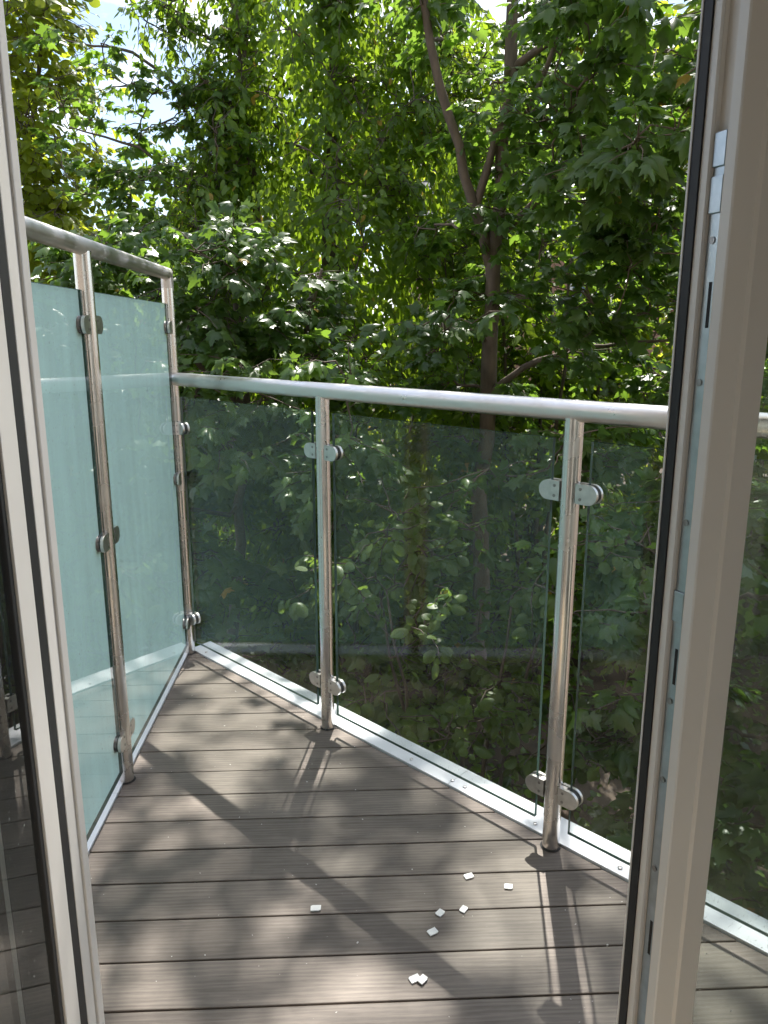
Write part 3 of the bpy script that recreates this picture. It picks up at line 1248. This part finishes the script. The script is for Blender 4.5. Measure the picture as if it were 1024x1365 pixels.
            for i in top:
                o = bpy.data.objects.new('leaf', VAR[int(min(7, max(0, (tone[i] - 0.02) / 0.115)))])
                m4 = Matrix(M[i].tolist()).to_4x4() @ Matrix.Scale(float(size[i]), 4)
                m4.translation = Vector(pos[i] - self.base)
                o.matrix_local = m4
                o.parent = root
                COL.objects.link(o)
        me = leaves_mesh('foliage', self.kind, pos[keep] - self.base, M[keep], size[keep], tone[keep], self.mat)
        o = link('crown', me, None, root)
        tag(o, kind='stuff')
        return root


def rand_in(r, lo, hi, n):
    return r.uniform(lo, hi, (n, 3))


# -- A: the maple with the visible trunk, right
A = Tree('maple_tree', (0.90, 6.6, -3.0), 11, 'maple', 'maple_leaf', 'bark_pale')
A.stem([(0.90, 6.6, -3.1), (0.86, 6.6, -0.5), (0.88, 6.55, 1.2), (0.93, 6.5, 2.3), (0.97, 6.5, 4.0), (0.95, 6.4, 6.5), (1.0, 6.3, 8.5)], 0.085, 0.025)
A.stem([(0.88, 6.55, 1.75), (0.70, 6.45, 2.25), (0.42, 6.35, 3.05), (0.15, 6.2, 4.2), (-0.2, 6.0, 5.8)], 0.05, 0.018)
A.stem([(0.72, 6.47, 2.15), (0.86, 6.40, 2.75), (1.05, 6.35, 2.80), (1.25, 6.25, 3.3), (1.5, 6.1, 4.4)], 0.036, 0.012)
A.stem([(0.88, 6.57, 0.75), (1.15, 6.4, 0.98), (1.55, 6.2, 1.15), (2.2, 5.9, 1.2)], 0.035, 0.010)
A.stem([(0.92, 6.52, 2.0), (1.45, 6.3, 2.48), (1.85, 6.15, 2.46), (2.6, 5.9, 2.9)], 0.034, 0.012)
A.stem([(0.95, 6.5, 3.2), (1.6, 6.2, 3.6), (2.6, 5.9, 4.2)], 0.034, 0.012)
for c in rand_in(A.r, (0.35, 4.9, 0.1), (3.6, 6.8, 2.2), 66):
    if 0.09 < c[0] / c[1] < 0.18 and c[1] < 6.5 and A.r.random() < 0.6:
        continue
    A.clump(c, (0.42, 0.42, 0.22), 6, 8, 0.135)
for c in rand_in(A.r, (0.25, 5.0, 2.0), (3.6, 7.0, 4.3), 84):
    if 0.02 < c[0] / c[1] < 0.19 and 1.2 < c[2] < 3.5 and c[1] < 6.5 and A.r.random() < 0.62:      # the bare fork
        continue
    A.clump(c, (0.45, 0.45, 0.25), 6, 8, 0.135, tone=(0.3, 0.95))
A.stem([(-0.2, 6.0, 5.8), (-0.9, 5.8, 6.3), (-1.7, 5.6, 6.6)], 0.02, 0.008)  # unseen upper limbs added to carry the deck-shading clumps
A.stem([(0.98, 6.32, 8.0), (0.3, 6.4, 8.6), (-0.6, 6.5, 9.0)], 0.02, 0.008)
for c in rand_in(A.r, (-1.4, 0.6, 6.5), (1.4, 3.3, 10.0), 74):      # out-of-view clumps added along the sun's path to dapple the deck
    A.clump((c[0] + 0.07 * c[2], c[1] + 0.573 * c[2], c[2]), (0.40, 0.40, 0.25), 5, 5, 0.13)
for c in rand_in(A.r, (1.0, 4.3, 2.0), (2.3, 5.1, 3.3), 22):
    A.clump(c, (0.36, 0.36, 0.2), 5, 7, 0.155, tone=(0.4, 0.95))
A.build('maple tree with a bare forked trunk and layered lobed leaves', singles=300)

# -- B: darker maple spreading low on the left
B = Tree('maple_tree', (-1.55, 6.9, -3.0), 12, 'maple', 'maple_leaf')
B.stem([(-1.55, 6.9, -3.1), (-1.35, 6.7, -1.0), (-1.15, 6.5, 0.6), (-1.2, 6.4, 1.7)], 0.065, 0.02)
B.stem([(-1.15, 6.5, 0.6), (-1.5, 6.2, 1.05), (-2.2, 5.9, 1.7)], 0.035, 0.012)
B.stem([(-1.2, 6.5, 0.2), (-0.7, 6.0, 0.9), (-0.45, 5.8, 1.7)], 0.03, 0.010)
for c in rand_in(B.r, (-2.4, 4.7, -2.2), (-0.05, 6.2, 1.1), 90):
    B.clump(c, (0.45, 0.45, 0.22), 6, 8, 0.14, tone=(0.1, 0.85))
for c in rand_in(B.r, (-2.2, 5.4, 1.0), (-0.4, 6.4, 2.0), 30):
    B.clump(c, (0.40, 0.40, 0.22), 6, 8, 0.13, tone=(0.05, 0.6))
B.build('dark low maple with broad lobed leaves spreading behind the corner of the railing', singles=300)

# -- C: tree smothered in a hanging climber, centre
C = Tree('climber_clad_tree', (-0.55, 8.6, -2.4), 13, 'ovate', 'vine_leaf')
C.stem([(-0.55, 8.6, -2.6), (-0.6, 8.6, 1.0), (-0.5, 8.5, 3.5), (-0.5, 8.5, 4.9)], 0.16, 0.05)
r = C.r
pts, out = [], []
bumps = r.uniform(-1, 1, (110, 3)) * (math.pi, 0, 0) + np.stack([np.zeros(110), r.uniform(-2.4, 5.0, 110), r.uniform(0.10, 0.42, 110)], 1)
n_st = 8000
th = r.uniform(-math.pi, math.pi, n_st)
zz = r.uniform(-2.2, 5.0, n_st)


def vine_r(t, z):
    b = 1.22 + 0.26 * math.sin(z * 0.9 + 1.0) + 0.22 * math.sin(3 * t + z) + 0.12 * math.sin(7 * t - 2.3 * z)
    if z > 4.2:
        b *= 1 - 0.5 * (z - 4.2) / 0.8
    dt = np.abs((bumps[:, 0] - t + math.pi) % (2 * math.pi) - math.pi)
    return b, (bumps[:, 2] * np.exp(-(dt / 0.26) ** 2 - ((bumps[:, 1] - z) / 0.30) ** 2)).sum()


for t, z in zip(th, zz):
    o = np.array((math.sin(t), -math.cos(t), 0))
    if o[1] > 0.5:
        continue
    base_r, bp = vine_r(t, z)
    if bp < 0.05 and r.random() < 0.6:            # thin places between the bunches
        continue
    rr = base_r * r.uniform(0.55, 1.0) + bp * 1.4
    pts.append((-0.52 + rr * o[0] * 1.2, 8.55 + rr * o[1] * 0.9, z))
    out.append(o)
C.strands(pts, out, 4, 0.080, (0.0, 0.95), 0.055)
pts, out = [], []
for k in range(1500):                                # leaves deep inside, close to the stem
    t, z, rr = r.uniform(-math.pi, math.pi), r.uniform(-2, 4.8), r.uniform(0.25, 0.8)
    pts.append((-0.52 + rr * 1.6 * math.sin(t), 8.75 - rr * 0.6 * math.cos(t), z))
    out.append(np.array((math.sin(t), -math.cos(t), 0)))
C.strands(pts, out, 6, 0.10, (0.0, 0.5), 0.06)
for k in range(470):
    t, z = r.uniform(-1.9, 1.9), r.uniform(-1.8, 4.9)
    base_r, bp = vine_r(t, z)
    rr = base_r * r.uniform(0.85, 1.12) + bp
    C.clump((-0.52 + rr * math.sin(t) * 1.2, 8.55 - rr * math.cos(t) * 0.9, z), (0.34, 0.30, 0.34), 7, 13, 0.082, up=0.55, out=0.7, droop=0.8, tone=(0.1, 0.95))
C.build('tall tree smothered in a curtain of hanging pointed climber leaves')

# -- D: sunlit yellow-green tree far left
D = Tree('lime_green_tree', (-4.6, 9.6, -1.9), 14, 'round', 'lime_leaf')
D.stem([(-4.6, 9.6, -2.2), (-4.5, 9.5, 1.0), (-4.4, 9.4, 3.5), (-4.5, 9.3, 6.0), (-4.4, 9.2, 8.0)], 0.13, 0.03)
D.stem([(-4.45, 9.45, 2.4), (-3.9, 9.2, 3.4), (-3.5, 9.1, 4.8)], 0.05, 0.012)
for c in rand_in(D.r, (-5.2, 8.3, -1.5), (-2.9, 9.6, 2.8), 150):
    if c[0] > -3.1 and c[2] > 2.4:
        continue
    D.clump(c, (0.5, 0.5, 0.4), 8, 10, 0.105, out=0.9, up=0.5)
for c in rand_in(D.r, (-5.2, 8.3, 2.4), (-3.25, 9.8, 5.4), 120):
    D.clump(c, (0.5, 0.5, 0.35), 7, 8, 0.105, out=0.7)
D.build('bright yellow-green tree standing in sun beyond the privacy screen')

# -- E: open branches of a thin maple across the patch of sky
Et = Tree('thin_maple_tree', (-1.2, 8.6, -2.6), 15, 'maple', 'maple_leaf')
Et.stem([(-1.2, 8.6, -2.8), (-1.2, 8.6, 0.5), (-1.3, 8.4, 2.3), (-1.45, 8.2, 4.5), (-1.6, 8.0, 7.0)], 0.06, 0.02)
Et.stem([(-1.3, 8.4, 2.2), (-2.3, 7.8, 2.95), (-2.9, 7.7, 3.1)], 0.022, 0.006)
Et.stem([(-1.35, 8.3, 3.0), (-2.3, 7.8, 3.75), (-3.0, 7.7, 3.85)], 0.022, 0.006)
Et.stem([(-1.45, 8.2, 3.9), (-2.3, 7.8, 4.3), (-2.8, 7.7, 4.2)], 0.02, 0.006)
for c in rand_in(Et.r, (-2.6, 7.4, 2.2), (-1.3, 8.0, 4.6), 26):
    Et.clump(c, (0.32, 0.3, 0.2), 4, 6, 0.125)
for c in rand_in(Et.r, (-3.1, 7.4, 2.3), (-2.4, 7.9, 4.3), 11):
    Et.clump(c, (0.3, 0.3, 0.15), 3, 5, 0.12)
for c in rand_in(Et.r, (-3.2, 6.9, -0.8), (-1.4, 7.8, 2.2), 70):
    Et.clump(c, (0.40, 0.4, 0.22), 6, 8, 0.125, tone=(0.1, 0.75))
Et.build('thin maple with open twigs reaching across the patch of sky')

# -- G: hazel below the railing, centre
Gt = Tree('hazel_shrub', (0.45, 4.6, -3.0), 16, 'round', 'hazel_leaf')
for k in range(5):
    a = k * 1.3
    Gt.stem([(0.45 + .1 * math.cos(a), 4.6 + .1 * math.sin(a), -3.1), (0.45 + .35 * math.cos(a), 4.6 + .3 * math.sin(a), -1.5), (0.45 + .6 * math.cos(a), 4.5 + .4 * math.sin(a), -0.2)], 0.022, 0.006)
for c in rand_in(Gt.r, (-0.45, 3.8, -2.4), (1.3, 5.0, 0.25), 64):
    Gt.clump(c, (0.32, 0.30, 0.22), 7, 12, 0.066, out=0.6)
Gt.build('hazel shrub with rounded leaves growing below the clear glass railing', 'shrub', singles=300)

# -- I: maple sapling by the right end
It = Tree('maple_sapling', (1.9, 3.9, -3.0), 17, 'maple', 'maple_leaf')
It.stem([(1.9, 3.9, -3.1), (1.85, 3.85, -1.2), (1.75, 3.8, 0.2), (1.75, 3.8, 1.2)], 0.035, 0.010)
for c in rand_in(It.r, (1.0, 3.0, -2.4), (2.6, 4.4, 0.4), 52):
    It.clump(c, (0.36, 0.34, 0.2), 5, 7, 0.14, tone=(0.1, 0.8))
for c in rand_in(It.r, (0.95, 4.3, -1.2), (1.9, 5.0, 0.9), 16):
    It.clump(c, (0.36, 0.34, 0.2), 5, 7, 0.13, tone=(0.2, 0.9))
It.build('maple sapling with large lobed leaves below the house end of the clear railing', 'tree', singles=300)

# -- low shrub under the left pane
Ht = Tree('elder_shrub', (-1.2, 4.4, -3.0), 18, 'round', 'maple_leaf')
for k in range(4):
    a = k * 1.6
    Ht.stem([(-1.2 + .1 * math.cos(a), 4.4 + .1 * math.sin(a), -3.1), (-1.2 + .4 * math.cos(a), 4.4 + .3 * math.sin(a), -1.9)], 0.02, 0.006)
for c in rand_in(Ht.r, (-2.0, 3.9, -2.8), (-0.4, 5.0, -1.2), 26):
    Ht.clump(c, (0.34, 0.32, 0.22), 5, 8, 0.085, out=0.6, tone=(0.0, 0.5))
Ht.build('dark shrub low on the bank below the railing corner', 'shrub')

# -- evergreen undergrowth on the bank
for i, (x, y, w, top, lab) in enumerate((
        (-2.6, 8.0, 1.1, 0.9, 'dark evergreen bush on the bank behind the privacy screen corner'),
        (-0.3, 7.6, 1.0, 0.5, 'dark evergreen bush on the bank under the climber clad tree'),
        (1.7, 8.0, 1.2, 2.2, 'dark evergreen bush on the bank behind the forked maple trunk'),
        (3.9, 8.2, 1.2, 1.6, 'dark evergreen bush on the bank in front of the sunlit yellow-green background tree'))):
    T = Tree('evergreen_bush', (x, y, ground_z(x, y)), 50 + i, 'ovate', 'vine_leaf')
    z0 = ground_z(x, y)
    for k in range(4):
        T.stem([(x, y, z0 - .2), (x + .4 * math.cos(k * 1.6), y + .3 * math.sin(k * 1.6), z0 + (top - z0) * .5), (x + .6 * math.cos(k * 1.6), y + .5 * math.sin(k * 1.6), top)], 0.035, 0.01)
    for c in rand_in(T.r, (-1, -1, 0), (1, 0.6, 1), int(16 * w * (top - z0))):
        f = 1 - 0.35 * c[2] ** 2
        T.clump((x + c[0] * w * f, y + c[1] * w * .6 * f, z0 + .2 + (top - z0) * c[2]), (0.4, 0.38, 0.32), 8, 12, 0.115, out=0.8, up=0.5, tone=(0.0, 0.6))
    T.build(lab, 'bush', group='evergreen bushes on the bank')

# -- trees farther back
far = (
    (-7.6, 13.0, 8.0, 1.9, 'round', 'lime_leaf', 'pale green background tree behind the yellow-green tree'),
    (-3.4, 13.5, 3.7, 1.7, 'round', 'far_leaf', 'short bushy background tree under the patch of sky'),
    (-0.6, 12.6, 5.0, 1.7, 'round', 'far_leaf', 'background tree behind the climber clad tree'),
    (0.9, 13.0, 6.2, 1.3, 'round', 'lime_leaf', 'slim sunlit background tree between the climber clad tree and the forked maple'),
    (2.2, 11.0, 4.6, 1.8, 'round', 'far_leaf', 'bushy background tree behind the forked maple trunk'),
    (4.6, 11.0, 5.4, 1.9, 'round', 'lime_leaf', 'sunlit yellow-green background tree in front of the grey roofed house'),
    (6.8, 12.5, 8.0, 1.9, 'round', 'far_leaf', 'tall background tree beside the grey roofed house'),
)
for i, (x, y, top, w, kind, mat, lab) in enumerate(far):
    T = Tree('background_tree', (x, y, ground_z(x, y)), 30 + i, kind, mat)
    z0 = ground_z(x, y)
    T.stem([(x, y, z0 - .2), (x + .1, y, z0 + 2), (x, y - .1, top * .6), (x + .1, y, top)], 0.14, 0.03)
    n = int(48 * w * (top - z0) / 6)
    for c in rand_in(T.r, (-1, -1, 0), (1, 0.5, 1), n):
        z = z0 + 0.3 + (top - z0) * c[2]
        f = 1 if c[2] < .6 else 1 - 0.6 * (c[2] - .6) / .4
        T.clump((x + c[0] * w * f, y + c[1] * w * .7 * f, z), (0.6, 0.55, 0.45), 8, 13, 0.135, out=0.8, up=0.5)
    T.build(lab, group='trees on the far side of the bank')

# -- ground cover
gr = np.random.default_rng(77)
n = 26000
x = gr.uniform(-6, 6, n)
y = gr.uniform(2.0, 12, n)
m = gr.random(n) < 0.35 + 0.5 * (np.sin(x * 1.3 + 2) * np.sin(y * 1.1) > -0.25)
x, y = x[m], y[m]
z = np.array([ground_z(a, b) for a, b in zip(x, y)]) + gr.uniform(0.02, 0.16, len(x))
d = np.stack([gr.normal(0, 1, len(x)), gr.normal(0, 1, len(x)), gr.normal(-.2, .2, len(x))], 1)
nn = np.stack([gr.normal(0, .35, len(x)), gr.normal(-.2, .35, len(x)), np.ones(len(x))], 1)
me = leaves_mesh('ground_ivy', 'round', np.stack([x, y, z], 1), frames(d, nn), gr.uniform(.05, .10, len(x)), gr.uniform(0, .95, len(x)), 'far_leaf')
o = link('ground_ivy', me)
tag(o, 'ivy leaves carpeting the bank below the balcony', 'ground cover', kind='stuff')
